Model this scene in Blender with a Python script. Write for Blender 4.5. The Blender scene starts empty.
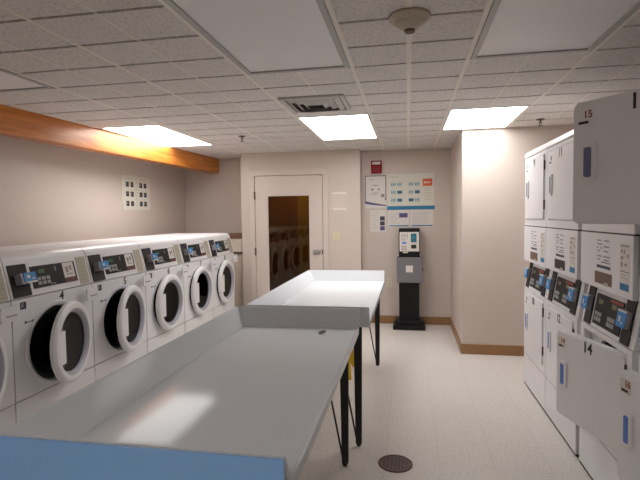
import bpy, bmesh, math, random
from mathutils import Matrix, Vector
random.seed(4)
PI = math.pi
sc = bpy.context.scene
COL = sc.collection

# ------------------------------------------------------------------ materials
def S(r, g, b):
    f = lambda v: (v/255/12.92) if v/255 <= .04045 else ((v/255+.055)/1.055)**2.4
    return (f(r), f(g), f(b), 1)

def mat(name, col, rough=.5, metal=0, spec=.5, noise=0, nscale=8, bump=0, bscale=60, coat=0, trans=0, alpha=1, ior=1.5):
    m = bpy.data.materials.new(name); m.use_nodes = True
    nt = m.node_tree; b = nt.nodes['Principled BSDF']
    b.inputs['Base Color'].default_value = col
    b.inputs['Roughness'].default_value = rough
    b.inputs['Metallic'].default_value = metal
    b.inputs['Specular IOR Level'].default_value = spec
    b.inputs['IOR'].default_value = ior
    b.inputs['Coat Weight'].default_value = coat
    b.inputs['Transmission Weight'].default_value = trans
    b.inputs['Alpha'].default_value = alpha
    if noise or bump:
        tc = nt.nodes.new('ShaderNodeTexCoord')
    if noise:
        n = nt.nodes.new('ShaderNodeTexNoise'); n.inputs['Scale'].default_value = nscale; n.inputs['Detail'].default_value = 4
        nt.links.new(tc.outputs['Object'], n.inputs['Vector'])
        mx = nt.nodes.new('ShaderNodeMix'); mx.data_type = 'RGBA'
        mx.inputs[6].default_value = tuple(c*(1-noise) for c in col[:3])+(1,)
        mx.inputs[7].default_value = tuple(min(1, c*(1+noise)) for c in col[:3])+(1,)
        nt.links.new(n.outputs['Fac'], mx.inputs[0]); nt.links.new(mx.outputs[2], b.inputs['Base Color'])
    if bump:
        n2 = nt.nodes.new('ShaderNodeTexNoise'); n2.inputs['Scale'].default_value = bscale; n2.inputs['Detail'].default_value = 3
        nt.links.new(tc.outputs['Object'], n2.inputs['Vector'])
        bp = nt.nodes.new('ShaderNodeBump'); bp.inputs['Strength'].default_value = bump; bp.inputs['Distance'].default_value = .002
        nt.links.new(n2.outputs['Fac'], bp.inputs['Height']); nt.links.new(bp.outputs['Normal'], b.inputs['Normal'])
    return m

def emit(name, col, s):
    m = bpy.data.materials.new(name); m.use_nodes = True
    b = m.node_tree.nodes['Principled BSDF']
    b.inputs['Base Color'].default_value = (.8, .8, .8, 1)
    b.inputs['Emission Color'].default_value = col
    b.inputs['Emission Strength'].default_value = s
    return m

M = {}
M['wall'] = mat('painted_wall', (.59, .505, .45, 1), .42, spec=.4, noise=.03, nscale=3, bump=.15, bscale=140)
M['wall_dim'] = M['wall']
M['cream'] = mat('cream_wall', (.60, .53, .44, 1), .5, noise=.03)
M['trimpaint'] = mat('door_paint', (.61, .525, .47, 1), .38, noise=.02)
M['cap'] = mat('brown_cap', S(112, 78, 58), .5, noise=.15, nscale=20)
M['base'] = mat('vinyl_baseboard', S(150, 112, 74), .5, noise=.06)
M['white'] = mat('white_enamel', (.79, .775, .785, 1), .3, spec=.5, noise=.015, nscale=4)
M['white2'] = mat('white_plastic', (.78, .765, .775, 1), .35)
M['dryer'] = mat('dryer_enamel', (.775, .76, .775, 1), .32, noise=.015, nscale=4)
M['bezel'] = mat('bezel_plastic', (.72, .71, .74, 1), .4)
M['lav'] = mat('lavender_grey_plastic', (.40, .39, .45, 1), .35)
M['seam'] = mat('dark_seam', (.05, .05, .05, 1), .7)
M['black'] = mat('black_plastic', (.018, .017, .018, 1), .4)
M['strip'] = mat('dark_plate', (.042, .034, .036, 1), .6, spec=.2)
M['panel'] = mat('control_panel', (.022, .020, .020, 1), .5, spec=.2)
M['lcd'] = mat('green_lcd', (.02, .10, .025, 1), .3)
M['lcd2'] = mat('amber_lcd', (.16, .14, .05, 1), .3)
M['red'] = mat('red_print', S(150, 52, 40), .5)
M['dred'] = mat('dark_red_print', S(96, 42, 46), .5)
M['btn'] = mat('grey_button', (.33, .32, .31, 1), .5)
M['blue'] = mat('blue_plastic', S(38, 128, 192), .4)
M['blue2'] = mat('blue_recess', S(86, 124, 200), .4)
M['greyrec'] = mat('grey_recess', S(104, 108, 136), .4)
M['greybox'] = mat('reader_grey', (.30, .29, .31, 1), .4, metal=.2)
M['beige'] = mat('beige_label', S(178, 172, 150), .6, noise=.06, nscale=60)
M['paper'] = mat('white_paper', S(214, 208, 200), .6)
M['paperc'] = mat('cream_paper', S(210, 207, 194), .6)
M['ink'] = mat('black_ink', (.012, .012, .012, 1), .6)
M['greyink'] = mat('grey_ink', S(140, 134, 140), .6)
M['darkink'] = mat('slate_ink', S(62, 62, 78), .6)
M['teal'] = mat('teal_ink', S(48, 132, 150), .6)
M['tealdark'] = mat('dark_teal_ink', S(52, 104, 124), .6)
M['strblue'] = mat('blue_ink', S(36, 116, 156), .6)
M['purple'] = mat('purple_ink', S(84, 78, 124), .6)
M['orange'] = mat('orange_ink', S(214, 96, 52), .6)
M['brown'] = mat('brown_label', S(110, 84, 70), .6, noise=.12, nscale=120)
M['steel'] = mat('drum_steel', (.25, .25, .26, 1), .35, metal=.8, noise=.2, nscale=30)
M['rubber'] = mat('gasket_rubber', (.035, .035, .038, 1), .55)
M['lam'] = mat('table_laminate', (.67, .69, .715, 1), .08, ior=1.10, noise=.015, nscale=3)
M['tblue'] = mat('blue_laminate', S(140, 186, 240), .3, noise=.03)
M['legb'] = mat('black_steel', (.012, .012, .013, 1), .4)
M['kgrey'] = mat('kiosk_grey', S(112, 110, 114), .45, noise=.03)
M['kblack'] = mat('kiosk_black', (.008, .008, .009, 1), .45, spec=.25)
M['metal'] = mat('brushed_metal', (.5, .48, .45, 1), .35, metal=1)
M['hinge'] = mat('hinge_metal', S(96, 82, 72), .45, metal=.4)
M['ivory'] = mat('ivory_plastic', S(216, 206, 182), .45)
M['det'] = mat('detector_plastic', S(196, 184, 164), .5)
M['alarm'] = mat('alarm_red', S(140, 8, 14), .6, spec=.1)
M['yellow'] = mat('yellow_plastic', S(222, 184, 22), .4)
M['drain'] = mat('rusted_drain', S(92, 68, 62), .6, metal=.3, noise=.3, nscale=60)
M['framegrey'] = mat('fixture_frame', (.42, .41, .40, 1), .4, noise=.03)
M['lensoff'] = mat('unlit_lens', (.84, .82, .81, 1), .45, noise=.02)
M['tee'] = mat('ceiling_tee', (.80, .75, .67, 1), .5)
M['vent'] = mat('vent_metal', (.55, .52, .50, 1), .45)
M['dark'] = mat('vent_dark', (.05, .045, .042, 1), .8)
M['brownroom'] = mat('brown_wall', S(150, 96, 52), .7, noise=.1)
M['ochre'] = mat('ochre_strip', S(200, 160, 60), .6)
M['lit'] = emit('lit_diffuser', (1, .985, .975, 1), 6.6)
M['bar'] = mat('pale_bar', (.74, .68, .64, 1), .5)
M['screen'] = emit('kiosk_screen', S(60, 130, 190), .25)

# speckled ceiling tile
def ceiling_mat():
    m = bpy.data.materials.new('fissured_tile'); m.use_nodes = True
    nt = m.node_tree; b = nt.nodes['Principled BSDF']; b.inputs['Roughness'].default_value = .9; b.inputs['Specular IOR Level'].default_value = .1
    tc = nt.nodes.new('ShaderNodeTexCoord')
    n = nt.nodes.new('ShaderNodeTexNoise'); n.inputs['Scale'].default_value = 75; n.inputs['Detail'].default_value = 5; n.inputs['Roughness'].default_value = .7
    nt.links.new(tc.outputs['Object'], n.inputs['Vector'])
    r = nt.nodes.new('ShaderNodeValToRGB')
    r.color_ramp.elements[0].position = .36; r.color_ramp.elements[0].color = (.54, .505, .47, 1)
    r.color_ramp.elements[1].position = .5; r.color_ramp.elements[1].color = (.75, .715, .68, 1)
    nt.links.new(n.outputs['Fac'], r.inputs['Fac']); nt.links.new(r.outputs['Color'], b.inputs['Base Color'])
    bp = nt.nodes.new('ShaderNodeBump'); bp.inputs['Strength'].default_value = .4; bp.inputs['Distance'].default_value = .003
    nt.links.new(n.outputs['Fac'], bp.inputs['Height']); nt.links.new(bp.outputs['Normal'], b.inputs['Normal'])
    return m
M['tile'] = ceiling_mat()

def floor_mat():
    m = bpy.data.materials.new('vinyl_tile'); m.use_nodes = True
    nt = m.node_tree; b = nt.nodes['Principled BSDF']; b.inputs['Roughness'].default_value = .33; b.inputs['Specular IOR Level'].default_value = .4
    tc = nt.nodes.new('ShaderNodeTexCoord')
    mp = nt.nodes.new('ShaderNodeMapping'); mp.inputs['Location'].default_value = (.13, -.275, 0)
    nt.links.new(tc.outputs['Object'], mp.inputs['Vector'])
    br = nt.nodes.new('ShaderNodeTexBrick'); br.offset = 0; br.squash = 1
    br.inputs['Scale'].default_value = 1; br.inputs['Brick Width'].default_value = .2935; br.inputs['Row Height'].default_value = .2935
    br.inputs['Mortar Size'].default_value = .0016; br.inputs['Mortar Smooth'].default_value = .3
    br.inputs['Color1'].default_value = (.66, .62, .58, 1); br.inputs['Color2'].default_value = (.675, .635, .595, 1); br.inputs['Mortar'].default_value = (.55, .51, .47, 1)
    nt.links.new(mp.outputs['Vector'], br.inputs['Vector'])
    n = nt.nodes.new('ShaderNodeTexNoise'); n.inputs['Scale'].default_value = 70; n.inputs['Detail'].default_value = 6; n.inputs['Roughness'].default_value = .75
    nt.links.new(tc.outputs['Object'], n.inputs['Vector'])
    r = nt.nodes.new('ShaderNodeValToRGB')
    r.color_ramp.elements[0].position = .33; r.color_ramp.elements[0].color = (.74, .72, .70, 1)
    r.color_ramp.elements[1].position = .56; r.color_ramp.elements[1].color = (1, 1, 1, 1)
    nt.links.new(n.outputs['Fac'], r.inputs['Fac'])
    mx = nt.nodes.new('ShaderNodeMix'); mx.data_type = 'RGBA'; mx.blend_type = 'MULTIPLY'; mx.inputs[0].default_value = 1
    nt.links.new(br.outputs['Color'], mx.inputs[6]); nt.links.new(r.outputs['Color'], mx.inputs[7])
    nt.links.new(mx.outputs[2], b.inputs['Base Color'])
    return m
M['floor'] = floor_mat()

def wood_mat():
    m = bpy.data.materials.new('stained_beam'); m.use_nodes = True
    nt = m.node_tree; b = nt.nodes['Principled BSDF']; b.inputs['Roughness'].default_value = .3
    tc = nt.nodes.new('ShaderNodeTexCoord')
    mp = nt.nodes.new('ShaderNodeMapping'); mp.inputs['Scale'].default_value = (14, .9, 14)
    nt.links.new(tc.outputs['Object'], mp.inputs['Vector'])
    n = nt.nodes.new('ShaderNodeTexNoise'); n.inputs['Scale'].default_value = 2.2; n.inputs['Detail'].default_value = 6; n.inputs['Distortion'].default_value = .6
    nt.links.new(mp.outputs['Vector'], n.inputs['Vector'])
    r = nt.nodes.new('ShaderNodeValToRGB')
    r.color_ramp.elements[0].position = .3; r.color_ramp.elements[0].color = (.46, .13, .022, 1)
    r.color_ramp.elements[1].position = .72; r.color_ramp.elements[1].color = (.72, .28, .05, 1)
    nt.links.new(n.outputs['Fac'], r.inputs['Fac']); nt.links.new(r.outputs['Color'], b.inputs['Base Color'])
    return m
M['wood'] = wood_mat()

def glass_mat(name, tint, gloss, grough=.02):
    m = bpy.data.materials.new(name); m.use_nodes = True
    nt = m.node_tree; nt.nodes.remove(nt.nodes['Principled BSDF'])
    out = nt.nodes['Material Output']
    t = nt.nodes.new('ShaderNodeBsdfTransparent'); t.inputs['Color'].default_value = tint
    g = nt.nodes.new('ShaderNodeBsdfGlossy'); g.inputs['Roughness'].default_value = grough; g.inputs['Color'].default_value = (.62, .56, .46, 1) if 'door' in name else (.9, .9, .9, 1)
    mx = nt.nodes.new('ShaderNodeMixShader')
    lw = nt.nodes.new('ShaderNodeFresnel'); lw.inputs['IOR'].default_value = gloss
    nt.links.new(lw.outputs['Fac'], mx.inputs[0])
    nt.links.new(t.outputs[0], mx.inputs[1]); nt.links.new(g.outputs[0], mx.inputs[2]); nt.links.new(mx.outputs[0], out.inputs[0])
    return m
M['doorglass'] = glass_mat('tinted_door_glass', (.50, .44, .34, 1), 1.75)
M['bowl'] = glass_mat('smoked_bowl_glass', (.07, .07, .075, 1), 1.17, .05)

# ------------------------------------------------------------------ mesh helpers
def box(bm, x0, x1, y0, y1, z0, z1, bev=0, seg=2):
    x0, x1 = min(x0, x1), max(x0, x1); y0, y1 = min(y0, y1), max(y0, y1); z0, z1 = min(z0, z1), max(z0, z1)
    v = [bm.verts.new(p) for p in ((x0,y0,z0),(x1,y0,z0),(x1,y1,z0),(x0,y1,z0),(x0,y0,z1),(x1,y0,z1),(x1,y1,z1),(x0,y1,z1))]
    fs = [bm.faces.new([v[i] for i in q]) for q in ((0,3,2,1),(4,5,6,7),(0,1,5,4),(1,2,6,5),(2,3,7,6),(3,0,4,7))]
    if bev:
        es = {e for f in fs for e in f.edges}
        bmesh.ops.bevel(bm, geom=list(es), offset=bev, segments=seg, profile=.5, affect='EDGES')
    return bm

def prism(bm, pts, a0, a1, f):
    """closed outline pts (p,q) swept between a0 and a1; f(p,q,a) -> xyz"""
    A = [bm.verts.new(f(p, q, a0)) for p, q in pts]; B = [bm.verts.new(f(p, q, a1)) for p, q in pts]
    n = len(pts)
    bm.faces.new(A); bm.faces.new(B[::-1])
    for i in range(n):
        bm.faces.new([A[i], B[i], B[(i+1) % n], A[(i+1) % n]])

def rrect(u0, u1, v0, v1, r, n=5):
    pts = []
    for cx, cy, a in ((u1-r, v1-r, 0), (u0+r, v1-r, PI/2), (u0+r, v0+r, PI), (u1-r, v0+r, 1.5*PI)):
        for k in range(n+1):
            t = a+PI/2*k/n; pts.append((cx+r*math.cos(t), cy+r*math.sin(t)))
    return pts

def lathe(bm, prof, cy, cz, n=48, closed=True):
    """profile (r, x) turned round the x axis through (cy, cz)"""
    rings = []
    for r, x in prof:
        if r < 1e-6: rings.append([bm.verts.new((x, cy, cz))])
        else: rings.append([bm.verts.new((x, cy+r*math.cos(2*PI*k/n), cz+r*math.sin(2*PI*k/n))) for k in range(n)])
    m = len(rings)
    for i in range(m if closed else m-1):
        a, b = rings[i], rings[(i+1) % m]
        for k in range(n):
            k2 = (k+1) % n
            if len(a) == 1 and len(b) == 1: continue
            if len(a) == 1: bm.faces.new([a[0], b[k], b[k2]])
            elif len(b) == 1: bm.faces.new([a[k], b[0], a[k2]])
            else: bm.faces.new([a[k], b[k], b[k2], a[k2]])

def lathez(bm, prof, cx, cy, n=40, closed=True):
    b2 = bmesh.new(); lathe(b2, prof, 0, 0, n, closed)
    # x axis -> z axis
    for v in b2.verts: v.co = Vector((cx+v.co.y, cy+v.co.z, v.co.x))
    me = bpy.data.meshes.new('t'); b2.to_mesh(me); b2.free(); bm.from_mesh(me); bpy.data.meshes.remove(me)

def tube(bm, p0, p1, r0, r1=None, n=10, flat=1):
    p0, p1 = Vector(p0), Vector(p1); r1 = r0 if r1 is None else r1
    d = (p1-p0).normalized(); a = d.orthogonal().normalized() if abs(d.z) < .95 else Vector((1, 0, 0)); a = (a-d*a.dot(d)).normalized(); b = d.cross(a)
    A = [bm.verts.new(p0+(a*math.cos(2*PI*k/n)+b*flat*math.sin(2*PI*k/n))*r0) for k in range(n)]
    B = [bm.verts.new(p1+(a*math.cos(2*PI*k/n)+b*flat*math.sin(2*PI*k/n))*r1) for k in range(n)]
    bm.faces.new(A[::-1]); bm.faces.new(B)
    for k in range(n): bm.faces.new([A[k], A[(k+1) % n], B[(k+1) % n], B[k]])

def holeplate(bm, y0, y1, z0, z1, x0, x1, cy, cz, r, n=48):
    angs = [2*PI*k/n for k in range(n)] + [math.atan2(z-cz, y-cy) % (2*PI) for y in (y0, y1) for z in (z0, z1)]
    angs = sorted(angs); L = []
    for a in angs:
        c, s = math.cos(a), math.sin(a); t = 9
        if c > 1e-9: t = min(t, (y1-cy)/c)
        if c < -1e-9: t = min(t, (y0-cy)/c)
        if s > 1e-9: t = min(t, (z1-cz)/s)
        if s < -1e-9: t = min(t, (z0-cz)/s)
        L.append([bm.verts.new((x, cy+q*c, cz+q*s)) for x in (x0, x1) for q in (r, t)])
    m = len(L)
    for i in range(m):
        a, b = L[i], L[(i+1) % m]
        bm.faces.new([a[2], a[3], b[3], b[2]]); bm.faces.new([a[0], b[0], b[1], a[1]])
        bm.faces.new([a[0], a[2], b[2], b[0]]); bm.faces.new([a[1], b[1], b[3], a[3]])

def obj(name, bm, m, parent=None, smooth=False, loc=None):
    bmesh.ops.recalc_face_normals(bm, faces=bm.faces)
    me = bpy.data.meshes.new(name); bm.to_mesh(me); bm.free()
    mats = m if isinstance(m, list) else [m]
    for q in mats: me.materials.append(q)
    if smooth:
        for p in me.polygons: p.use_smooth = True
        me.set_sharp_from_angle(angle=math.radians(35))
    o = bpy.data.objects.new(name, me); COL.objects.link(o)
    if parent: o.parent = parent
    if loc: o.location = loc
    return o

def B(): return bmesh.new()

def tag(o, label, cat, group=None):
    o['label'] = label; o['category'] = cat
    if group: o['group'] = group
    return o

def thing(name, label, cat, loc=(0,0,0), rz=0, group=None):
    o = bpy.data.objects.new(name, None); COL.objects.link(o)
    o.empty_display_size = .05
    o.location = loc; o.rotation_euler = (0, 0, rz)
    return tag(o, label, cat, group)

def struct(name, bm, m, parent=None, smooth=False):
    o = obj(name, bm, m, parent, smooth)
    o['kind'] = 'structure'
    return o

def text(name, s, size, m, parent, Mx, depth=.0006):
    cu = bpy.data.curves.new(name, 'FONT'); cu.body = s; cu.size = size; cu.align_x = 'CENTER'; cu.align_y = 'CENTER'; cu.extrude = depth; cu.offset = size*.016
    t = bpy.data.objects.new('t', cu); COL.objects.link(t)
    dg = bpy.context.evaluated_depsgraph_get(); me = bpy.data.meshes.new_from_object(t.evaluated_get(dg))
    bpy.data.objects.remove(t); bpy.data.curves.remove(cu)
    me.name = name; me.materials.clear(); me.materials.append(m)
    me.transform(Mx)
    o = bpy.data.objects.new(name, me); COL.objects.link(o)
    if parent: o.parent = parent
    return o
# text reading left-to-right along +y, up +z, facing +x, centred at (x,y,z)
def TX(x, y, z): return Matrix.Translation((x, y, z)) @ Matrix(((0,0,1,0),(1,0,0,0),(0,1,0,0),(0,0,0,1)))
# text facing -y
def TY(x, y, z): return Matrix.Translation((x, y, z)) @ Matrix(((1,0,0,0),(0,0,-1,0),(0,1,0,0),(0,0,0,1)))

def copy_tree(o, parent=None):
    c = o.copy(); COL.objects.link(c)
    if parent: c.parent = parent
    for ch in list(o.children): copy_tree(ch, c)
    return c

# ------------------------------------------------------------------ measurements of the room (floor z = 0)
H = 2.184
GX, GY, U = .313, 2.649, .6096          # a ceiling grid corner and the grid module
XL, XR, YN, YB = -3.1, 1.78, -3.3, 6.06
YD, YNI, XBK, YBK = 5.85, 6.3, .516, 4.81

bm = B(); box(bm, XL-.12, XR+.12, YN-.12, 7.2, -.1, 0); struct('floor', bm, M['floor'])

# ceiling: backing sheet, tees and tegular tiles as one mesh with three materials
bm = B()
lightcells = [(-2, -4), (0, -4), (-5, -4), (-2, 4), (0, 4), (-5, 4), (-2, -14)]
def covered(i, j):
    return any(i == a and b <= j < b+(3 if (a, b) == (0, 4) else 4) for a, b in lightcells) or (i == -2 and False)
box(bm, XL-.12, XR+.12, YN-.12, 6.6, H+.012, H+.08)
nb = len(bm.faces)
sub = .5
for i in range(-6, 3):
    for j in range(-20, 13):
        if covered(i, j): continue
        for h in (0, 1):
            x0 = GX+(i+h*.5)*U; x1 = x0+.5*U; y0 = GY+j*U/2; y1 = y0+U/2
            x0 += .012 if h == 0 else .004; x1 -= .004 if h == 0 else .012
            y0 += .010; y1 -= .010
            if x1 < XL or x0 > XR or y1 < YN or y0 > 6.5: continue
            box(bm, x0, x1, y0, y1, H, H+.012)
nt_ = len(bm.faces)
for i in range(-6, 4):
    x = GX+i*U; box(bm, x-.011, x+.011, YN, 6.4, H-.0005, H+.011)
    for j in range(-20, 13):
        if i < 3 and not covered(i, j):
            hw_ = .013 if i == -1 else .0045
            box(bm, x+U/2-hw_, x+U/2+hw_, GY+j*U/2, GY+(j+1)*U/2, H-.0003, H+.011)
for f in bm.faces[:0]: pass
bm.faces.ensure_lookup_table()
for k, f in enumerate(bm.faces):
    f.material_index = 0 if k < nb else (1 if k < nt_ else 2)
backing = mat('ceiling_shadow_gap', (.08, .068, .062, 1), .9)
struct('ceiling', bm, [backing, M['tile'], M['tee']])

T = .12
bm = B(); box(bm, XL-T, XL, YN-T, YNI+T, 0, H+.05); struct('wall_left', bm, M['wall'])
bm = B(); box(bm, XL, -2.1, YNI, YNI+T, 0, H+.05); struct('wall_niche', bm, M['wall'])
bm = B()
gx0, gx1, gz0, gz1 = -1.76, -1.205, .36, 1.645
dx0, dx1, dz1 = -1.915, -1.045, 1.886
box(bm, -2.1, dx0-.03, YD, YNI, 0, H+.05); box(bm, dx0-.03, dx1+.03, YD, YNI, dz1+.03, H+.05); box(bm, dx1+.03, -.572, YD, YNI, 0, H+.05)
struct('wall_door', bm, M['wall'])
bm = B(); box(bm, -.572, XBK, YB, YB+T*2, 0, H+.05); struct('wall_back', bm, M['wall'])
bm = B(); box(bm, XBK, XR+T, YBK, YB+T*2, 0, H+.05, .004); struct('wall_block', bm, M['wall'])
bm = B(); box(bm, XR, XR+T, YN-T, YBK, 0, H+.05); struct('wall_right', bm, M['wall'])
bm = B(); box(bm, XL, XR, YN-T, YN, 0, H+.05); struct('wall_near', bm, M['wall'])
# pony wall behind the washers, with its brown cap
bm = B(); box(bm, XL, -2.9, YN, YNI, 0, 1.10); box(bm, -2.9, -2.1, 5.9, YNI, 0, 1.10); struct('wall_pony', bm, M['cream'])
bm = B(); box(bm, XL, -2.885, YN, YNI, 1.10, 1.155, .004); box(bm, -2.885, -2.1, 5.885, YNI, 1.10, 1.155, .004); struct('trim_1', bm, M['cap'])
bm = B(); box(bm, -2.26, -2.1, 5.87, 5.9, .90, .925, .003); struct('trim_2', bm, M['hinge'])
# baseboards
def bb(name, x0, x1, y0, y1):
    bm = B(); box(bm, x0, x1, y0, y1, 0, .10, .002); struct(name, bm, M['base'])
bb('baseboard_back', -.572, XBK, YB-.008, YB)
bb('baseboard_block_side', XBK-.008, XBK, YBK, YB-.008)
bb('baseboard_block', XBK-.008, XR, YBK-.008, YBK)
bb('baseboard_door', dx1+.07, -.572, YD-.008, YD)
bb('baseboard_right', XR-.008, XR, 3.0, YBK-.008) if False else None

# stained wooden beam along the left of the ceiling
bm = B()
f = lambda p, q, a: (p, a, q)
pts0 = []
for Y in (YN+.02, YNI+.04):
    xf = -2.8+(Y-2.9)*(.225/3.4)
    pts0.append([bm.verts.new(p) for p in ((xf-.13, Y, 1.989), (xf, Y, 1.989), (xf, Y, H+.001), (xf-.13, Y, H+.001))])
a, b = pts0
bm.faces.new(a); bm.faces.new(b[::-1])
for k in range(4): bm.faces.new([a[k], b[k], b[(k+1) % 4], a[(k+1) % 4]])
bmesh.ops.bevel(bm, geom=list(bm.edges), offset=.004, segments=2, affect='EDGES')
beam = struct('trim_3', bm, M['wood'])

# ------------------------------------------------------------------ door with tinted pane
door = bpy.data.objects.new('door_1', None); COL.objects.link(door); door['kind'] = 'structure'; door.location = ((dx0+dx1)/2, YD, 0)
def dpart(name, bm, m, smooth=False):
    for v in bm.verts: v.co -= Vector(door.location)
    return obj(name, bm, m, door, smooth)
bm = B()
box(bm, dx0, gx0, YD, YD+.045, .006, dz1); box(bm, gx1, dx1, YD, YD+.045, .006, dz1)
box(bm, gx0, gx1, YD, YD+.045, gz1, dz1); box(bm, gx0, gx1, YD, YD+.045, .006, gz0)
dpart('door_leaf', bm, M['trimpaint'])
bm = B(); box(bm, gx0, gx1, YD+.018, YD+.024, gz0, gz1); dpart('door_glass', bm, M['doorglass'])
bm = B()
for x0, x1, z0, z1 in ((gx0, gx0+.012, gz0, gz1), (gx1-.012, gx1, gz0, gz1), (gx0, gx1, gz1-.012, gz1), (gx0, gx1, gz0, gz0+.012)):
    box(bm, x0, x1, YD+.006, YD+.017, z0, z1)
dpart('glazing_bead', bm, M['trimpaint'])
bm = B()
box(bm, dx0-.075, dx0-.006, YD-.010, YD+.012, 0, dz1+.006, .003); box(bm, dx1+.006, dx1+.075, YD-.010, YD+.012, 0, dz1+.006, .003)
box(bm, dx0-.075, dx1+.075, YD-.010, YD+.012, dz1+.006, dz1+.075, .003)
dpart('door_frame', bm, M['trimpaint'])
for z in (.93, 1.645, .22):
    bm = B(); box(bm, dx0-.014, dx0+.006, YD-.018, YD-.004, z-.05, z+.05, .004); dpart('hinge', bm, M['hinge'])
bm = B(); box(bm, dx1-.125, dx1-.03, YD-.008, YD, .895, .955, .003)
b2 = [(-.09, -.032, .927)]
tube(bm, (dx1-.06, YD, .928), (dx1-.06, YD-.045, .928), .009); tube(bm, (dx1-.06, YD-.045, .928), (dx1-.155+.04, YD-.045, .928), .008)
h = dpart('lever_handle', bm, M['metal'], True)
bm = B(); box(bm, dx1-.012, dx1+.004, YD-.005, YD, .90, .955, .001); dpart('strike_plate', bm, M['hinge'])
# the small dim room behind the pane
bm = B(); box(bm, -2.1, -.6, 7.0, 7.05, 0, 2.2); struct('wall_inner', bm, M['brownroom'])
bm = B(); box(bm, -2.15, -2.1, YNI, 7.05, 0, 2.2); box(bm, -.6, -.55, YNI, 7.05, 0, 2.2); struct('wall_inner_side', bm, M['brownroom'])
bm = B(); box(bm, -2.15, -.55, YNI+.12, 7.05, 2.2, 2.25); struct('ceiling_inner', bm, M['tile'])
bm = B(); box(bm, -1.9, -1.3, 6.5, 6.62, 2.17, 2.199); lp = obj('ceiling_light', bm, emit('added_fill_lamp', (1, .85, .6, 1), 14)); tag(lp, 'added lamp brightening the small room behind the tinted door', 'ceiling light')  # lamp added so the brown room shows through the pane
bm = B(); box(bm, -1.62, -1.44, 6.96, 7.0, 0, 2.2, .003); struct('trim_4', bm, M['ochre'])  # plain ochre upright against the inner wall
bm = B(); box(bm, -1.40, -1.20, 6.96, 7.0, 0, 2.2, .003); struct('trim_5', bm, M['strip'])

# ------------------------------------------------------------------ ceiling lights
def ceiling_light(i, j, lit, label):
    x0 = GX+i*U; y0 = GY+j*U/2; x1 = x0+U; y1 = y0+2*U
    if i == -5: x0 += .02
    x0 += .013; x1 -= .013; y0 += .006; y1 -= .006
    if i == 0 and j == 4: y1 = GY+7*U/2-.006
    t = thing('ceiling_light', label, 'ceiling light', ((x0+x1)/2, (y0+y1)/2, H), 0, 'lit ceiling lights' if lit else 'unlit ceiling lights')
    w, l = (x1-x0)/2, (y1-y0)/2
    bm = B(); fw = .028 if not lit else .012
    for a in ((-w, -w+fw, -l, l), (w-fw, w, -l, l), (-w+fw, w-fw, -l, -l+fw), (-w+fw, w-fw, l-fw, l)):
        box(bm, *a, -.006 if not lit else -.003, .011, .002)
    obj('fixture_frame', bm, M['framegrey'] if not lit else M['tee'], t)
    bm = B(); box(bm, -w+fw, w-fw, -l+fw, l-fw, .002, .009)
    obj('diffuser', bm, M['lit'] if lit else M['lensoff'], t)
    return t
ceiling_light(-5, 4, True, 'lit rectangular ceiling light beside the wooden beam')
ceiling_light(-2, 4, True, 'lit rectangular ceiling light just beyond the air vent')
ceiling_light(0, 4, True, 'lit rectangular ceiling light nearest the stacked dryers')
ceiling_light(-2, -14, True, 'unseen ceiling light added behind the camera to brighten the near side')  # extra fixture out of view, added to raise ambient light near the camera
ceiling_light(-2, -4, False, 'large unlit ceiling light panel left of the smoke detector')
ceiling_light(0, -4, False, 'large unlit ceiling light panel right of the smoke detector')
ceiling_light(-5, -4, False, 'unlit ceiling light panel at far left beside the wooden beam')

# air vent
t = thing('air_vent', 'square louvered metal air vent in the ceiling tiles', 'vent', (-.645, 3.42, H))
bm = B(); w = .225
for a in ((-w, w, -w, -w+.03), (-w, w, w-.03, w), (-w, -w+.03, -w+.03, w-.03), (w-.03, w, -w+.03, w-.03)): box(bm, *a, -.016, 0, .003)
obj('vent_frame', bm, M['vent'], t)
bm = B(); box(bm, -w+.03, w-.03, -w+.03, w-.03, -.003, -.0005); obj('vent_backing', bm, M['dark'], t)
for k in range(3):
    bm = B(); q = w-.04-.048*k; hgt = -.006-.014*k
    for s in range(4):
        R4 = Matrix.Rotation(s*PI/2, 4, 'Z')
        vs = [bm.verts.new(R4 @ Vector(p)) for p in ((-q, q, -.006), (q, q, -.006), (q-.032, q-.032, -.026), (-q+.032, q-.032, -.026))]
        vs2 = [bm.verts.new(v.co+Vector((0, 0, -.0015))) for v in vs]
        bm.faces.new(vs); bm.faces.new(vs2[::-1])
        for z in range(4): bm.faces.new([vs[z], vs2[z], vs2[(z+1) % 4], vs[(z+1) % 4]])
    obj('louver', bm, M['vent'], t)

# smoke detector
t = thing('smoke_detector', 'round beige smoke detector on the ceiling between unlit panels', 'smoke detector', (.01, 2.03, H))
bm = B(); lathez(bm, [(0, -.002), (.083, -.002), (.085, -.012), (.070, -.026), (0, -.026)], 0, 0, closed=False); obj('detector_base', bm, M['det'], t, True)
bm = B(); lathez(bm, [(0, -.026), (.062, -.026), (.058, -.034), (.040, -.046), (.028, -.056), (0, -.056)], 0, 0, closed=False); obj('detector_head', bm, M['det'], t, True)
bm = B(); lathez(bm, [(0, -.056), (.022, -.056), (.020, -.066), (0, -.066)], 0, 0, closed=False); obj('sensor_cap', bm, M['brown'], t, True)
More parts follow.
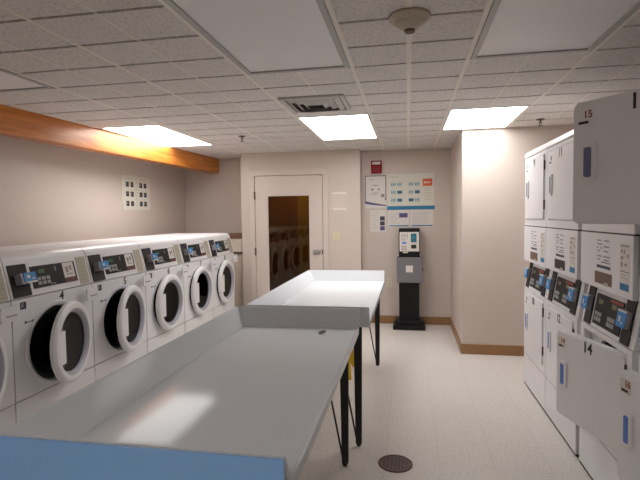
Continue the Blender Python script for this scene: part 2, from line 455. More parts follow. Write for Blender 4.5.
# sprinklers
def sprinkler(x, y, label):
    t = thing('fire_sprinkler', label, 'sprinkler', (x, y, H), 0, 'ceiling sprinklers')
    bm = B(); lathez(bm, [(0, -.001), (.034, -.001), (.032, -.008), (.012, -.010), (0, -.010)], 0, 0, 24, False); obj('escutcheon', bm, M['hinge'], t, True)
    bm = B(); tube(bm, (0, 0, -.010), (0, 0, -.032), .008); tube(bm, (-.012, 0, -.028), (-.004, 0, -.055), .0025); tube(bm, (.012, 0, -.028), (.004, 0, -.055), .0025); obj('sprinkler_body', bm, M['hinge'], t, True)
    bm = B(); lathez(bm, [(0, -.055), (.018, -.055), (.018, -.058), (0, -.058)], 0, 0, 20, False); obj('deflector', bm, M['hinge'], t, True)
sprinkler(-1.63, 4.6, 'ceiling sprinkler head above the door side of the room')
sprinkler(1.13, 4.45, 'ceiling sprinkler head above the stacked dryers')

# ------------------------------------------------------------------ washers
WW = .664
def slope_frame(x0, z0, x1, z1):
    d = Vector((x1-x0, 0, z1-z0)).normalized(); n = Vector((d.z, 0, -d.x))
    def P(u, v, nn): return Vector((x0, 0, z0))+Vector((0, 1, 0))*u+d*v+n*nn
    return P
def slab(bm, P, u0, u1, v0, v1, n0, n1):
    c = [P(u, v, n) for n in (n0, n1) for u, v in ((u0, v0), (u1, v0), (u1, v1), (u0, v1))]
    v = [bm.verts.new(p) for p in c]
    for q in ((0,3,2,1),(4,5,6,7),(0,1,5,4),(1,2,6,5),(2,3,7,6),(3,0,4,7)): bm.faces.new([v[i] for i in q])

def flatP(x): 
    return lambda u, v, n: Vector((x+n, u, v))

def make_washer():
    t = thing('washing_machine', 'x', 'washing machine')
    g = .004; y0, y1 = g, WW-g; D = -.74; cy, cz = .334, .634
    bm = B()
    holeplate(bm, y0, y1, .384, .938, -.022, 0, cy, cz, .224)
    box(bm, D, -.022, y0, y0+.012, .012, .938); box(bm, D, -.022, y1-.012, y1, .012, .938)
    box(bm, D, D+.012, y0+.012, y1-.012, .012, .938); box(bm, D+.012, -.022, y0+.012, y1-.012, .012, .024)
    obj('cabinet', bm, M['white'], t)
    bm = B(); box(bm, -.02, 0, y0, y1, .03, .378, .003); obj('lower_panel', bm, M['white'], t)
    bm = B(); box(bm, -.06, -.03, y0+.01, y1-.01, 0, .012); box(bm, D, D+.04, y0+.01, y1-.01, 0, .012); obj('foot', bm, M['seam'], t)
    bm = B(); prism(bm, [(-.0, .944), (-.0475, 1.150), (-.056, 1.168), (-.078, 1.180), (-.115, 1.186), (-.115, .944)], y0, y1, lambda p, q, a: (p, a, q)); obj('console', bm, M['white'], t)
    bm = B(); box(bm, D, -.118, y0, y1, .944, 1.186, .004); obj('top_panel', bm, M['white'], t)
    bm = B(); lathe(bm, [(.219, -.022), (.224, .001), (.232, .005), (.248, .004), (.254, .0005), (.223, .0005), (.217, -.022)], cy, cz); obj('door_bezel', bm, M['bezel'], t, True)
    bm = B(); lathe(bm, [(.20, -.03), (.20, -.40), (0, -.41), (0, -.42), (.212, -.41), (.212, -.03)], cy, cz); obj('drum', bm, M['steel'], t, True)
    bm = B(); lathe(bm, [(.2165, -.024), (.210, -.010), (.186, -.032), (.184, -.07), (.19, -.08), (.2165, -.05)], cy, cz); obj('gasket', bm, M['rubber'], t, True)
    # door, origin at its hinge on the viewer's right
    hy = cy+.252
    r = .243
    bm = B(); lathe(bm, [(r-.012, .004), (r, .010), (r, .028), (r-.008, .039), (r-.020, .044), (.200, .042), (.192, .036), (.188, .004)], -.252, 0, 64)
    d = obj('door', bm, M['white2'], t, True, (.006, hy, cz))
    bm = B(); lathe(bm, [(.199, .0415), (.188, .034), (.176, .018), (.174, .010), (.187, .008), (.192, .034)], -.252, 0, 64); obj('door_trim', bm, M['lav'], d, True)
    bm = B()
    prof = [(.176, .0165), (.10, .012), (.0, .010), (.0, .006), (.10, .007), (.178, .010)]
    lathe(bm, prof, -.252, 0, 48); obj('door_glass', bm, M['bowl'], d, True)
    bm = B(); lathe(bm, [(.180, .006), (.160, -.03), (.138, -.09), (.09, -.115), (0, -.12), (0, -.113), (.085, -.108), (.130, -.085), (.152, -.03), (.170, .006)], -.252, 0, 48); obj('glass_bowl', bm, M['bowl'], d, True)
    # handle: white pad filling the free-side segment of the ring opening, with dark finger notches
    bm = B(); hh = .095; ch = -.125; pts = [(ch, hh), (ch, -hh)]
    for k in range(9):
        z = -hh+2*hh*k/8; pts.append((-math.sqrt(.203**2-z*z), z))
    prism(bm, pts, .020, .0435, lambda p, q, a: (a, -.252+p, q)); obj('door_handle', bm, M['white2'], d)
    for s in (-1, 1):
        bm = B(); box(bm, .02, .03, -.252+ch-.03, -.252+ch+.004, s*(hh+.013)-.012, s*(hh+.013)+.012); obj('handle_notch', bm, M['black'], d)
    bm = B(); box(bm, .0, .012, hy-.01, hy+.012, cz-.05, cz+.05, .003); obj('door_hinge', bm, M['bezel'], t)
    # dispenser drawer
    bm = B(); prism(bm, rrect(.545, .652, .842, .922, .008), .0, .008, lambda p, q, a: (a, p, q)); dr = obj('dispenser_drawer', bm, M['white2'], t)
    bm = B(); box(bm, .008, .013, .575, .640, .868, .878, .002); obj('drawer_handle', bm, M['lav'], dr)
    # labels on the door panel
    P = flatP(0)
    bm = B(); slab(bm, P, .058, .100, .880, .920, .0003, .0012); lb = obj('warning_sticker', bm, M['darkink'], t)
    bm = B(); slab(bm, P, .064, .080, .892, .914, .0012, .0016); obj('sticker_print', bm, M['greyink'], lb)
    bm = B(); slab(bm, P, .085, .150, .800, .805, .0003, .001); slab(bm, P, .085, .097, .797, .811, .0003, .001); slab(bm, P, .138, .150, .798, .81, .0003, .001); obj('maker_mark', bm, M['darkink'], t)
    # console
    P = slope_frame(0, .944, -.043, 1.130)
    bm = B(); slab(bm, P, .020, .145, .004, .186, .0005, .006); st = obj('reader_plate', bm, M['strip'], t)
    bm = B(); slab(bm, P, .050, .150, .070, .130, .006, .05); cr = obj('card_reader', bm, M['greybox'], t)
    bm = B(); slab(bm, P, .064, .150, .080, .130, .05, .054); obj('reader_face', bm, M['blue'], cr)
    bm = B(); slab(bm, P, .078, .150, .071, .080, .05, .055); slab(bm, P, .085, .105, .098, .116, .054, .0546); slab(bm, P, .12, .135, .09, .098, .054, .0546); obj('reader_print', bm, M['paper'], cr)
    bm = B(); slab(bm, P, .172, .535, .036, .164, .0005, .005); cp = obj('control_panel', bm, M['panel'], t)
    bm = B(); slab(bm, P, .225, .275, .118, .142, .005, .0055); obj('display', bm, M['lcd'], cp)
    for r_ in range(2):
        for c_ in range(3):
            bm = B(); slab(bm, P, .205+c_*.036, .232+c_*.036, .052+r_*.026, .072+r_*.026, .005, .0075); obj('button', bm, M['btn'], cp)
    bm = B(); slab(bm, P, .425, .520, .066, .160, .005, .0058); ic = obj('instruction_card', bm, M['paper'], cp)
    bm = B(); slab(bm, P, .445, .470, .10, .135, .0058, .0062); slab(bm, P, .48, .50, .11, .14, .0058, .0062); slab(bm, P, .45, .505, .084, .091, .0058, .0062); obj('card_print', bm, M['greyink'], ic)
    bm = B(); slab(bm, P, .425, .530, .038, .063, .005, .0056); obj('price_strip', bm, M['dred'], cp)
    bm = B(); slab(bm, P, .36, .366, .12, .15, .005, .0055); slab(bm, P, .30, .345, .045, .05, .005, .0055); obj('panel_print', bm, M['btn'], cp)
    bm = B(); slab(bm, P, .556, .648, .004, .186, .0005, .0015); il = obj('instruction_label', bm, M['beige'], t)
    bm = B()
    for k in range(10): slab(bm, P, .565, .638-.012*(k % 3), .018+k*.0165, .021+k*.0165, .0015, .0019)
    obj('label_print', bm, M['greyink'], il)
    return t
XW = -2.09; YW0 = 2.19-WW
proto = make_washer()
wl = ['washing machine at left edge, mostly cut off by the frame',
      'washing machine numbered 4 with its round door swung open',
      'washing machine numbered 5 with its round door ajar',
      'washing machine numbered 6, between machines 5 and 7',
      'washing machine numbered 7, next to last before the door',
      'washing machine numbered 8 at far end nearest the door']
ang = [14, 13.5, 10.5, 1.5, 1, 1]
for k in range(6):
    w = proto if k == 0 else copy_tree(proto)
    w.location = (XW, YW0+k*WW, 0); w['label'] = wl[k]; w['group'] = 'row of front loading washing machines'
    for ch in w.children:
        if ch.name.split('.')[0] == 'door': ch.rotation_euler = (0, 0, math.radians(ang[k]))
        if k == 0 and ch.name.split('.')[0] == 'dispenser_drawer': ch.location.x = .045
for k, w in enumerate([o for o in COL.objects if o.name.split('.')[0] == 'washing_machine']):
    n = 3+round((w.location.y-YW0)/WW)
    text('machine_number', str(n), .074, M['ink'], w, TX(.0012, .378, .905))

# ------------------------------------------------------------------ stacked dryers (front faces -x in the room)
DW = .6625; XD = .920
def make_dryer():
    t = thing('stacked_dryer', 'x', 'dryer')
    g = .0035; y0, y1 = g, DW-g; D = -.76
    bm = B()
    holeplate(bm, y0, y1, 1.278, 1.800, -.055, -.036, .335, 1.565, .19)
    holeplate(bm, y0, y1, .256, .786, -.055, -.036, .315, .548, .203)
    for z0, z1, zc in ((1.278, 1.800, 1.553), (.256, .786, .535)):
        box(bm, -.036, 0, y0, .061, z0, z1); box(bm, -.036, 0, .604, y1, z0, z1)
        box(bm, -.036, 0, .061, .604, z0, zc-.2265); box(bm, -.036, 0, .061, .604, zc+.2245, z1)
    box(bm, D, -.055, y0, y0+.012, .05, 1.80); box(bm, D, -.055, y1-.012, y1, .05, 1.80); box(bm, D, D+.012, y0+.012, y1-.012, .05, 1.80)
    obj('cabinet', bm, M['dryer'], t)
    bm = B(); prism(bm, [(.002, 1.803), (.005, 1.812), (.001, 1.838), (-.010, 1.848), (-.03, 1.852), (D, 1.852), (D, 1.803)], y0, y1, lambda p, q, a: (p, a, q)); obj('top_cap', bm, M['dryer'], t)
    bm = B(); box(bm, -.02, 0, y0, y1, .015, .25, .002); obj('base_panel', bm, M['dryer'], t)
    bm = B(); box(bm, D, -.022, y0+.005, y1-.005, 0, .05); box(bm, -.0225, -.003, y0, y1, 0, .0148); obj('toe_kick_gap_shade', bm, M['seam'], t)  # flush front strip is coloured dark for the shade of the floor gap
    for a, b_ in ((1.271, 1.2775), (.2505, .2555)):
        bm = B(); box(bm, -.02, -.001, y0+.002, y1-.002, a, b_); obj('panel_gap', bm, M['seam'] if a > 1 else M['greybox'], t)
    for z in (1.565, .548):
        bm = B(); rr = .187 if z > 1 else .200; lathe(bm, [(rr, -.058), (rr, -.60), (0, -.60), (0, -.61), (rr+.008, -.61), (rr+.008, -.058)], .335 if z > 1 else .315, z, 40); obj('drum', bm, M['rubber'], t, True)
    # info panel and sloped console
    bm = B(); box(bm, -.02, .004, y0, y1, 1.000, 1.270, .003); ip = obj('info_panel', bm, M['dryer'], t)
    P = flatP(.004)
    bm = B()
    rows = [(1.236, .25, .30), (1.236, .34, .40), (1.218, .25, .31), (1.200, .245, .262), (1.200, .29, .31), (1.186, .25, .285), (1.186, .33, .385), (1.160, .25, .31), (1.160, .33, .41), (1.144, .25, .29), (1.144, .33, .40), (1.208, .33, .40), (1.132, .30, .41)]
    for z, a, b_ in rows: slab(bm, P, a, b_, z-.003, z+.003, .0003, .001)
    obj('instruction_print', bm, M['greyink'], ip)
    bm = B(); slab(bm, P, .245, .418, 1.103, 1.117, .0003, .001); obj('heading_bar', bm, M['darkink'], ip)
    bm = B(); slab(bm, P, .220, .438, 1.026, 1.084, .0003, .001); lab = obj('warning_label', bm, M['brown'], ip)
    bm = B(); slab(bm, P, .340, .395, 1.022, 1.038, .001, .0014); obj('label_patch', bm, M['beige'], lab)
    bm = B(); slab(bm, P, .528, .626, 1.030, 1.236, .0003, .001); pl = obj('care_label', bm, M['paper'], ip)
    bm = B()
    for a, b_, z0, z1 in ((.535, .62, 1.222, 1.228), (.54, .555, 1.195, 1.21), (.57, .58, 1.19, 1.21), (.54, .56, 1.165, 1.18), (.60, .615, 1.175, 1.19), (.54, .556, 1.135, 1.155), (.575, .6, 1.14, 1.15), (.53, .625, 1.112, 1.116), (.54, .60, 1.098, 1.1), (.54, .61, 1.085, 1.087)):
        slab(bm, P, a, b_, z0, z1, .001, .0014)
    obj('label_print', bm, M['greyink'], pl)
    bm = B(); slab(bm, P, .530, .624, 1.032, 1.062, .001, .0014); obj('blue_band', bm, M['strblue'], pl)
    bm = B(); prism(bm, [(-.004, .790), (-.040, .998), (-.10, .998), (-.10, .790)], y0, y1, lambda p, q, a: (p, a, q)); con = obj('console', bm, M['dryer'], t)
    P = slope_frame(-.004, .790, -.040, .998)
    L = .211
    for (a, b_, ra, rb) in ((.045, .135, .0, .09), (.520, .610, .495, .585)):
        bm = B(); slab(bm, P, a, b_, .004, L-.006, .0005, .006); obj('reader_plate', bm, M['strip'], t)
        bm = B(); slab(bm, P, a-.012, b_-.012, .075, .150, .006, .028); cr = obj('card_reader', bm, M['greybox'], t)
        bm = B(); slab(bm, P, a-.012, b_-.012, .075, .143, .028, .031); obj('reader_face', bm, M['blue'], cr)
        bm = B(); slab(bm, P, a-.012, b_-.012, .143, .150, .028, .032); slab(bm, P, a+.01, a+.028, .098, .122, .031, .0316); slab(bm, P, a+.04, a+.052, .09, .1, .031, .0316); obj('reader_print', bm, M['paper'], cr)
    bm = B(); slab(bm, P, .165, .500, .022, .176, .0005, .005); cp = obj('control_panel', bm, M['panel'], t)
    for k, a in enumerate((.185, .350)):
        bm = B(); slab(bm, P, a+.02, a+.075, .128, .150, .005, .0056); obj('display', bm, M['lcd2'], cp)
        for r_ in range(2):
            for c_ in range(3):
                bm = B(); slab(bm, P, a+c_*.03, a+.022+c_*.03, .040+r_*.026, .060+r_*.026, .005, .0075); obj('button', bm, M['btn'], cp)
    bm = B(); slab(bm, P, .345, .490, .156, .170, .005, .0056); obj('red_strip', bm, M['red'], cp)
    # doors: origin on the hinge at the viewer's right
    hy = .600; w = .535
    for zc in (1.553, .535):
        bm = B(); prism(bm, rrect(-w, 0, -.224, .222 if zc > 1 else .219, .026), .0, .042, lambda p, q, a: (a, p, q))
        bmesh.ops.recalc_face_normals(bm, faces=bm.faces)
        es = [e for e in bm.edges if abs(e.verts[0].co.x-.042) < 1e-6 and abs(e.verts[1].co.x-.042) < 1e-6]
        bmesh.ops.bevel(bm, geom=es, offset=.006, segments=2, affect='EDGES')
        d = obj('upper_door' if zc > 1 else 'lower_door', bm, M['dryer'], t, True, (-.034, hy, zc))
        bm = B()
        prism(bm, rrect(-w+.034, -w+.102, -.068, .068, .012), .0425, .050, lambda p, q, a: (a, p, q)); hd = obj('door_handle', bm, M['white2'], d)
        bm = B(); prism(bm, rrect(-w+.053, -w+.083, -.054, .054, .008), .0502, .0512, lambda p, q, a: (a, p, q)); obj('handle_recess', bm, M['greyrec'] if zc > 1 else M['blue2'], hd)
    for z in (1.70, 1.43, .685, .415):
        bm = B(); box(bm, .0005, .010, hy+.002, hy+.012, z-.032, z+.032, .002); obj('door_hinge', bm, M['hinge'], t)
    return t
dp = make_dryer()
Y0 = 4.105
dl = ['stacked dryer farthest along the right wall, doors 9 and 10 closed',
      'stacked dryer with closed doors numbered 11 and 12',
      'stacked dryer with lower door numbered 14 hanging open',
      'nearest stacked dryer with its open doors stickered 15 and 16']
ao = [(0, 0), (0, 0), (0, 15.2), (36, 10.4)]
units = []
for k in range(4):
    d = dp if k == 0 else copy_tree(dp)
    d.location = (XD, Y0-k*DW if k else Y0-.05, 0); d.rotation_euler = (0, 0, PI); d['label'] = dl[k]; d['group'] = 'row of stacked dryers'
    if k == 0: d.scale = (1, (DW-.05)/DW, 1)
    for ch in d.children:
        b_ = ch.name.split('.')[0]
        if b_ == 'upper_door': ch.rotation_euler = (0, 0, math.radians(ao[k][0]))
        if b_ == 'lower_door': ch.rotation_euler = (0, 0, math.radians(ao[k][1]))
    units.append(d)
for k, d in enumerate(units):
    for ch in list(d.children):
        b_ = ch.name.split('.')[0]
        if b_ in ('upper_door', 'lower_door'):
            n = str(9+2*k+(b_ == 'lower_door'))
            text('machine_number', n, .074, M['ink'], ch, TX(.0428, -.265 if n != '15' else -.285, .184))
            # numbered service sticker in the free upper corner (code left out)
            bm = B(); P = flatP(.042); slab(bm, P, -.518, -.452, .134, .192, .0003, .001); s = obj('number_sticker', bm, M['paper'] if n in ('14', '16') else M['dryer'], ch)
            bm = B(); slab(bm, P, -.510, -.470, .140, .150, .001, .0015); obj('sticker_bar', bm, M['ink'], s)
            text('sticker_number', n, .036, M['red'], s, TX(.0434, -.472, .172))
    if k == 1:
        for ch in d.children:
            if ch.name.startswith('info_panel'):
                for q in ch.children:
                    if q.name.startswith('warning_label'):
                        q.data = q.data.copy(); q.data.materials.clear(); q.data.materials.append(M['strip']); q['label'] = 'black printed label'

# ------------------------------------------------------------------ folding tables
def make_table(name, label, xr, w, y0, y1, blue, legs):
    """tray table: surface z .75, lips on left, near and far ends; open on the right"""
    t = thing(name, label, 'table', (xr-w/2, (y0+y1)/2, 0))
    L = (y1-y0)/2; hw = w/2; zt, zl = .75, .846; fl = .066
    bm = B(); box(bm, -hw, hw, -L, L, zt-.03, zt); obj('tabletop', bm, M['lam'], t)
    bm = B(); tube(bm, (hw-.004, -L-.02, zt), (hw-.004, L, zt), .006, n=12); obj('edge_bead', bm, M['lam'], t, True)
    # lips: sloped panels with mitred corners
    fn, ff, th = (.05 if blue else .04), (.075 if blue else .05), .012
    def lip(name, A, B_, C, D, down=None):
        bm = B()
        q = [Vector(p) for p in (A, B_, C, D)]
        n = (q[1]-q[0]).cross(q[3]-q[0]).normalized()
        cen = Vector((0, 0, zt))
        if n.dot((q[0]+q[1])/2-cen) < 0: n = -n
        n = Vector((n.x, n.y, 0)).normalized()
        a = [bm.verts.new(p) for p in q]; b = [bm.verts.new(p+n*th+(Vector((0, 0, -.03)) if k < 2 else Vector())) for k, p in enumerate(q)]
        bm.faces.new(a); bm.faces.new(b[::-1])
        for k in range(4): bm.faces.new([a[k], b[k], b[(k+1) % 4], a[(k+1) % 4]])
        bmesh.ops.bevel(bm, geom=[e for e in bm.edges if all(v.co.z > zl-.001 for v in e.verts)], offset=.003, segments=2, affect='EDGES')
        return obj(name, bm, M['lam'], t)
    e = .0006
    lip('side_lip', (-hw, -L, zt+e), (-hw, L, zt+e), (-hw-fl, L+ff, zl), (-hw-fl, -L-fn, zl))
    lip('end_lip', (-hw, L, zt+e), (hw, L, zt+e), (hw, L+ff, zl), (-hw-fl, L+ff, zl))
    lip('end_lip', (-hw, -L, zt+e), (hw, -L, zt+e), (hw, -L-fn, zl), (-hw-fl, -L-fn, zl))
    bm = B(); tube(bm, (-hw+.002, -L, zt+.001), (-hw+.002, L, zt+.001), .004); obj('corner_bead', bm, M['lam'], t, True)
    if blue:
        bm = B(); y = -L-fn-th
        pts = [(-hw-fl, zl-.003), (hw, zl-.003), (hw, zt-.16), (-hw-fl, zt-.16)]
        prism(bm, pts, y-.006, y, lambda p, q, a: (p, a, q)); o = obj('front_fascia', bm, M['tblue'], t); o['label'] = 'blue front fascia'
    for lx, ly in legs:
        x, y = lx-(xr-w/2), ly-(y0+y1)/2
        bm = B(); sgn = 1 if x > 0 else -1
        prism(bm, [(-.025, zt-.031), (.025, zt-.031), (.018, .018), (.009, .0), (-.009, .0), (-.018, .018)], -.008, .008, lambda p, q, a: (x+p, y+a, q))
        g = obj('leg', bm, M['legb'], t)
        bm = B(); tube(bm, (x-sgn*.008, y, .012), (x-sgn*.135, y-.02, zt-.031), .0055); obj('leg_strut', bm, M['legb'], g, True)
    return t
make_table('folding_table', 'long gray laminate laundry table with blue front, nearest the camera', -.268, .655, 1.045, 2.575, True, [(-.345, 2.54), (-.86, 2.54), (-.345, 1.25), (-.86, 1.25)])
make_table('folding_table', 'white laminate laundry table standing beyond the blue-fronted one', -.222, .665, 2.765, 4.50, False, [(-.294, 2.775), (-.83, 2.775), (-.278, 4.32), (-.83, 4.32)])

# a small scrap left on the near table's far end
bm = B(); lathez(bm, [(0, 0), (.016, .0), (.018, .004), (.012, .011), (.004, .013), (0, .013)], 0, 0, 14, False)
for v in bm.verts: v.co.x *= 1.2; v.co.z += .004*math.sin(v.co.x*140)+.004
o = obj('lint_ball', bm, M['greyink'], None, True, (-.45, 2.46, .7505)); tag(o, 'small gray scrap of lint lying on the near table', 'lint')

# ------------------------------------------------------------------ payment kiosk
t = thing('payment_kiosk', 'black card payment kiosk on pedestal against the back wall', 'kiosk', (.008, 5.9, 0))
bm = B(); box(bm, -.19, .19, -.19, .13, 0, .055, .006); obj('base_plate', bm, M['kblack'], t)
bm = B(); box(bm, -.165, .165, -.145, .13, .055, .10, .006); obj('base_step', bm, M['kblack'], t)
bm = B(); box(bm, -.118, .122, -.075, .10, .10, .555, .004); obj('pedestal', bm, M['kblack'], t)
bm = B(); box(bm, -.143, .160, -.10, .12, .555, .862, .006); cab = obj('cash_cabinet', bm, M['kgrey'], t)
bm = B(); box(bm, -.035, .048, -.1015, -.1002, .685, .765); obj('notice_card', bm, M['paper'], cab)
bm = B(); box(bm, .161, .170, -.04, .0, .69, .73, .003); obj('cabinet_lock', bm, M['kblack'], cab)
bm = B(); box(bm, -.118, .130, -.075, .12, .862, 1.212, .006); hd = obj('terminal_head', bm, M['kblack'], t)
bm = B(); prism(bm, rrect(-.108, .122, .935, 1.168, .008), -.082, -.0755, lambda p, q, a: (p, a, q)); fp = obj('terminal_panel', bm, M['paper'], hd)
bm = B(); prism(bm, rrect(.025, .092, 1.045, 1.150, .008), -.088, -.0822, lambda p, q, a: (p, a, q)); s = obj('touch_screen', bm, M['tealdark'], fp)
bm = B(); box(bm, .036, .080, -.0892, -.0884, 1.085, 1.115); box(bm, .05, .07, -.0892, -.0884, 1.058, 1.072); obj('screen_print', bm, M['teal'], s)
bm = B(); prism(bm, rrect(.028, .088, .970, 1.015, .006), -.088, -.0822, lambda p, q, a: (p, a, q)); obj('card_slot', bm, M['black'], fp)
bm = B(); box(bm, -.078, -.030, -.0832, -.0822, 1.025, 1.05); obj('logo_patch', bm, M['blue2'], fp)
bm = B()
for r_ in range(3):
    for c_ in range(3): box(bm, -.088+c_*.022, -.073+c_*.022, -.0832, -.0822, .95+r_*.02, .962+r_*.02)
for z in (1.14, 1.125, 1.11, 1.085, 1.07): box(bm, -.095, -.025, -.0832, -.0822, z, z+.005)
box(bm, -.018, -.012, -.0832, -.0822, 1.09, 1.15)
obj('keypad_print', bm, M['greyink'], fp)
bm = B(); box(bm, -.07, -.01, -.084, -.076, .915, .93, .002); obj('receipt_slot', bm, M['ivory'], hd)

# ------------------------------------------------------------------ things on the back wall
def yslab(bm, x0, x1, z0, z1, y, th=.001): box(bm, x0, x1, y-th, y, z0, z1)
Z = 1.37
WY = YB
# framed notice
fx0, fx1, fz0, fz1 = -.531, -.268, 1.468, 1.871
t = thing('framed_notice', 'framed white notice left of the large wall poster', 'notice', ((fx0+fx1)/2, WY, fz0))
def rel(bm, t):
    for v in bm.verts: v.co -= Vector(t.location)
    return bm
bm = B(); yslab(bm, fx0, fx1, fz0, fz1, WY-.001, .010); obj('backing_sheet', rel(bm, t), M['paper'], t)
bm = B()
for a in ((fx0, fx0+.008, fz0+.09, fz1), (fx1-.008, fx1, fz0+.09, fz1), (fx0, fx1, fz1-.008, fz1)): yslab(bm, *a, WY-.011, .004)
obj('frame', rel(bm, t), M['darkink'], t)
for x0, x1, z0, z1 in ((-.43, -.37, 1.745, 1.755), (-.44, -.36, 1.655, 1.66), (-.46, -.38, 1.635, 1.64), (-.47, -.42, 1.82, 1.826), (-.33, -.29, 1.60, 1.64)):
    bm = B(); yslab(bm, x0, x1, z0, z1, WY-.011); obj('notice_print', rel(bm, t), M['greyink'], t)
bm = B(); yslab(bm, -.45, -.425, 1.688, 1.705, WY-.011); yslab(bm, -.37, -.35, 1.69, 1.706, WY-.011); yslab(bm, -.285, -.27, 1.57, 1.585, WY-.011); obj('notice_icon', rel(bm, t), M['darkink'], t)
bm = B()
n = 14
for s in range(n):
    x0 = fx0+(fx1-fx0)*s/n; x1 = fx0+(fx1-fx0)*(s+1)/n; za = 1.55-.055*(s/n)**.8
    yslab(bm, x0, x1, za-.022*(1-s/n)-.008, za+.004, WY-.011)
obj('swoosh_stripe', rel(bm, t), M['purple'], t)
# large poster
px0, px1, pz0, pz1 = -.258, .318, 1.44, 1.885
t = thing('wall_poster', 'large white instruction poster with orange square and blue bottom stripe', 'poster', ((px0+px1)/2, WY, pz0))
bm = B(); yslab(bm, px0, px1, pz0, pz1, WY-.001, .004); obj('poster_sheet', rel(bm, t), M['paperc'], t)
bm = B(); yslab(bm, px0, px1+.006, pz0, pz0+.045, WY-.005, .002); obj('blue_stripe', rel(bm, t), M['strblue'], t)
bm = B(); yslab(bm, .182, .297, 1.728, 1.818, WY-.005); sq = obj('orange_square', rel(bm, t), M['orange'], t)
bm = B(); yslab(bm, .20, .225, 1.76, 1.785, WY-.006); yslab(bm, .235, .27, 1.765, 1.78, WY-.006); 
for v in bm.verts: v.co -= Vector(t.location)
obj('square_print', bm, M['paperc'], sq)
for r_ in range(3):
    for c_ in range(2):
        bx = -.205+c_*.215; bz = 1.755-r_*.098
        bm = B()
        for k in range(2):
            xx = bx+k*.075
            yslab(bm, xx, xx+.062, bz+.016, bz+.020, WY-.005); yslab(bm, xx, xx+.055, bz-.022, bz-.018, WY-.005)
            for q in range(3): yslab(bm, xx+q*.021, xx+q*.021+.012, bz-.012, bz+.012, WY-.005)
        obj('step_print', rel(bm, t), M['teal'], t)
        if (r_, c_) in ((1, 0), (1, 1), (2, 0), (2, 1)):
            bm = B(); k = 0 if (r_, c_) == (2, 1) else 1
            yslab(bm, bx+k*.075, bx+k*.075+.06, bz-.016, bz+.016, WY-.006); obj('step_icon', rel(bm, t), M['tealdark'], t)
bm = B(); yslab(bm, -.235, -.11, 1.845, 1.852, WY-.005)
for k in range(7): yslab(bm, .20, .285-.02*(k % 2), 1.69-k*.022, 1.694-k*.022, WY-.005)
obj('poster_print', rel(bm, t), M['beige'], t)
# three small notices below
def flyer(x0, x1, z0, z1, label, kind):
    t = thing('wall_flyer', label, 'flyer', ((x0+x1)/2, WY, z0), 0, 'small flyers under the poster')
    bm = B(); yslab(bm, x0, x1, z0, z1, WY-.001, .003); obj('paper_sheet', rel(bm, t), M['paper'], t)
    bm = B()
    w_ = x1-x0
    for k in range(7):
        zz = z1-.03-k*(z1-z0-.06)/7
        yslab(bm, x0+.02, x0+w_*(.55 if kind != 2 else .85)-.02*(k % 3), zz-.003, zz, WY-.004)
    obj('flyer_print', rel(bm, t), M['greyink'], t)
    if kind == 0:
        for k in range(3):
            bm = B(); yslab(bm, x1-.075, x1-.015, z0+.015+k*.062, z0+.068+k*.062, WY-.004); obj('photo_block', rel(bm, t), M['darkink'] if k else M['purple'], t)
    else:
        bm = B(); yslab(bm, x0+.015, x1-.008, z0+.010, z0+.024, WY-.004); obj('blue_stripe', rel(bm, t), M['strblue'], t)
    if kind == 1:
        bm = B(); yslab(bm, x1-.125, x1-.02, z1-.09, z1-.035, WY-.004); obj('purple_panel', rel(bm, t), M['purple'], t)
flyer(-.470, -.272, 1.168, 1.437, 'tall white flyer with photo blocks hung under the framed notice', 0)
flyer(-.246, .016, 1.222, 1.432, 'white flyer with purple panel hung under the large poster', 1)
flyer(.030, .308, 1.222, 1.432, 'plain white flyer with blue stripe hung above kiosk, at right', 2)
# fire alarm
t = thing('fire_alarm', 'red fire alarm strobe box near the ceiling above posters', 'alarm', (-.386, WY, 1.9))
bm = B(); box(bm, -.066, .066, -.045, -.001, 0, .155, .006); bd = obj('alarm_body', bm, M['alarm'], t)
bm = B(); box(bm, -.05, .05, -.060, -.045, .105, .14, .005); obj('strobe_lens', bm, M['paper'], t)
bm = B()
for k in range(4): box(bm, -.045, .045, -.047, -.0452, .02+k*.018, .028+k*.018)
obj('horn_grille', bm, M['dred'], bd)
# outlet on the back wall
t = thing('wall_outlet', 'white electrical outlet low on wall between table and kiosk', 'outlet', (-.236, WY, .465))
bm = B(); box(bm, -.034, .034, -.006, -.001, 0, .115, .003); obj('cover_plate', bm, M['ivory'], t)
for z in (.035, .08):
    bm = B(); box(bm, -.015, .015, -.009, -.006, z-.014, z+.014, .003); so = obj('socket', bm, M['ivory'], t)
    bm = B(); box(bm, -.007, -.004, -.0095, -.0091, z-.005, z+.006); box(bm, .004, .007, -.0095, -.0091, z-.005, z+.006); obj('socket_slot', bm, M['seam'], so)
# light switch beside the door
t = thing('light_switch', 'cream double light switch plate right of the door', 'switch', (-.862, YD, 1.07))
bm = B(); box(bm, -.055, .055, -.006, -.001, 0, .112, .003); obj('cover_plate', bm, mat('switch_plate', S(208, 198, 168), .5), t)
for x in (-.024, .024):
    bm = B(); box(bm, x-.006, x+.006, -.018, -.006, .047, .068, .002); obj('toggle', bm, M['ivory'], t)
# empty sign holder
t = thing('sign_holder', 'empty wall sign holder with two pale bars beside door', 'sign holder', (-.825, YD, 1.42))
bm = B(); box(bm, -.10, .10, -.005, -.001, 0, .25, .002); obj('backplate', bm, M['trimpaint'], t)
for z in (.02, .215):
    bm = B(); box(bm, -.09, .085, -.012, -.005, z, z+.026, .003); obj('holder_bar', bm, M['bar'], t)
# thermostat-like plates on the block's side wall
t = thing('wall_plate', 'small pale blank wall plate on side of projecting wall', 'wall plate', (XBK, 5.1, 1.15))
bm = B(); box(bm, -.006, -.001, -.035, .035, 0, .115, .003); obj('cover_plate', bm, M['ivory'], t)
bm = B(); box(bm, -.007, -.006, -.004, .004, .053, .061); obj('screw', bm, M['metal'], t)

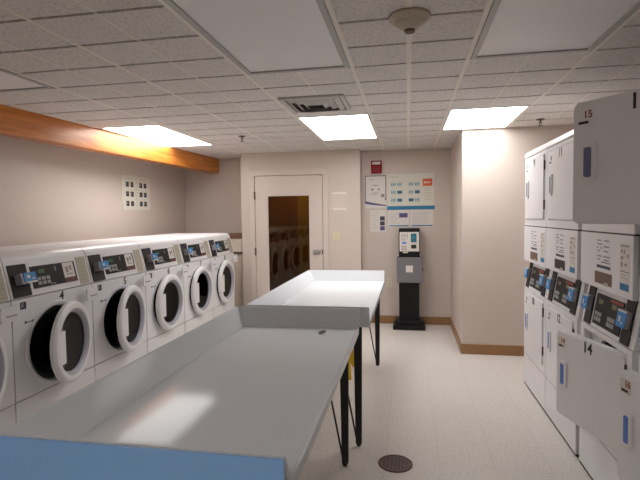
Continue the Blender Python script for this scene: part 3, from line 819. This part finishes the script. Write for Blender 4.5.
# poster on the left wall
t = thing('wall_poster', 'cream poster of small picture pairs on the left wall', 'poster', (XL, 5.08, 1.475))
bm = B(); box(bm, .001, .006, -.29, .29, 0, .385); sh = obj('poster_sheet', bm, M['paperc'], t)
for c_ in range(2):
    for r_ in range(3):
        for k in range(2):
            bm = B(); y = -.215+c_*.275+k*.092; z = .285-r_*.108
            box(bm, .006, .0072, y, y+.058, z-.028, z+.028)
            q = obj('picture_block', bm, M['strip'], t)
            bm = B(); box(bm, .0072, .0078, y+.008, y+.03+.012*((r_+k) % 2), z-.006, z+.012); obj('picture_print', bm, [M['teal'], M['brown'], M['greyink'], M['dred']][(r_+2*c_+k) % 4], q)
bm = B()
for r_ in range(8): box(bm, .006, .0068, -.025, .035-.015*(r_ % 2), .05+r_*.036, .056+r_*.036)
box(bm, .006, .0068, -.25, -.08, .35, .356); box(bm, .006, .0068, .06, .22, .35, .356)
obj('poster_print', bm, M['beige'], t)

# ------------------------------------------------------------------ floor things
t = thing('floor_drain', 'round rusty floor drain in the tiles near the table', 'drain', (-.074, 2.6, 0))
bm = B(); lathez(bm, [(.082, .0005), (.095, .0005), (.095, .003), (.091, .006), (.082, .006)], 0, 0, 40); obj('drain_rim', bm, M['drain'], t, True)
bm = B(); lathez(bm, [(0, .0005), (.081, .0005), (.081, .0035), (0, .0035)], 0, 0, 40, False); gr = obj('drain_grate', bm, M['drain'], t, True)
bm = B()
for k in range(7):
    x = -.06+k*.02; l = math.sqrt(.07**2-x*x)
    box(bm, x-.004, x+.004, -l, l, .0036, .0042)
obj('grate_slot', bm, M['dark'], gr)

# yellow wet floor sign tucked under the far table
t = thing('wet_floor_sign', 'yellow folding floor sign standing under the tables', 'floor sign', (-.60, 4.08, 0), math.radians(0))
for s in (-1, 1):
    bm = B()
    pts = [(-.13, 0), (-.10, 0), (-.09, .03), (.09, .03), (.10, 0), (.13, 0), (.075, .60), (-.075, .60)]
    prism(bm, pts, -.006, .006, lambda p, q, a: (p, s*(.17-.26*q)+a, q))
    obj('sign_panel', bm, M['yellow'], t)
bm = B(); box(bm, -.06, .06, -.03, .03, .592, .612, .004); obj('sign_hinge', bm, M['yellow'], t)

# small bottle cap by the dryers and the basket whose rim shows at the lower right edge
t = thing('bottle_cap', 'small white and purple bottle cap on floor by dryers', 'cap', (.792, 2.512, 0))
bm = B(); lathez(bm, [(0, 0), (.020, 0), (.020, .02), (.017, .023), (0, .023)], 0, 0, 20, False); obj('cap_skirt', bm, M['purple'], t, True)
bm = B(); lathez(bm, [(0, .023), (.016, .023), (.013, .03), (0, .03)], 0, 0, 20, False); obj('cap_top', bm, M['paper'], t, True)

# ------------------------------------------------------------------ camera and view
cam = bpy.data.cameras.new('camera'); co = bpy.data.objects.new('camera', cam); COL.objects.link(co)
cam.sensor_width = 36; cam.lens = 477/640*36; cam.clip_start = .02
yaw, pitch, roll = .1828, -.0495, -.0135
cy, sy = math.cos(yaw), math.sin(yaw)
fwd = Vector((-sy*math.cos(pitch), cy*math.cos(pitch), math.sin(pitch))); r = Vector((cy, sy, 0)); u = r.cross(fwd)
r2 = r*math.cos(roll)+u*math.sin(roll); u2 = -r*math.sin(roll)+u*math.cos(roll)
mw = Matrix((r2, u2, -fwd)).transposed().to_4x4(); mw.translation = (0, 0, Z); co.matrix_world = mw
sc.camera = co
w = bpy.data.worlds.new('world'); sc.world = w; w.use_nodes = True
w.node_tree.nodes['Background'].inputs[0].default_value = (.02, .02, .022, 1)
sc.view_settings.view_transform = 'Standard'; sc.view_settings.look = 'None'; sc.view_settings.gamma = 1; sc.view_settings.exposure = .72
sc.view_settings.use_curve_mapping = False
sc.cycles.max_bounces = 10; sc.cycles.diffuse_bounces = 6
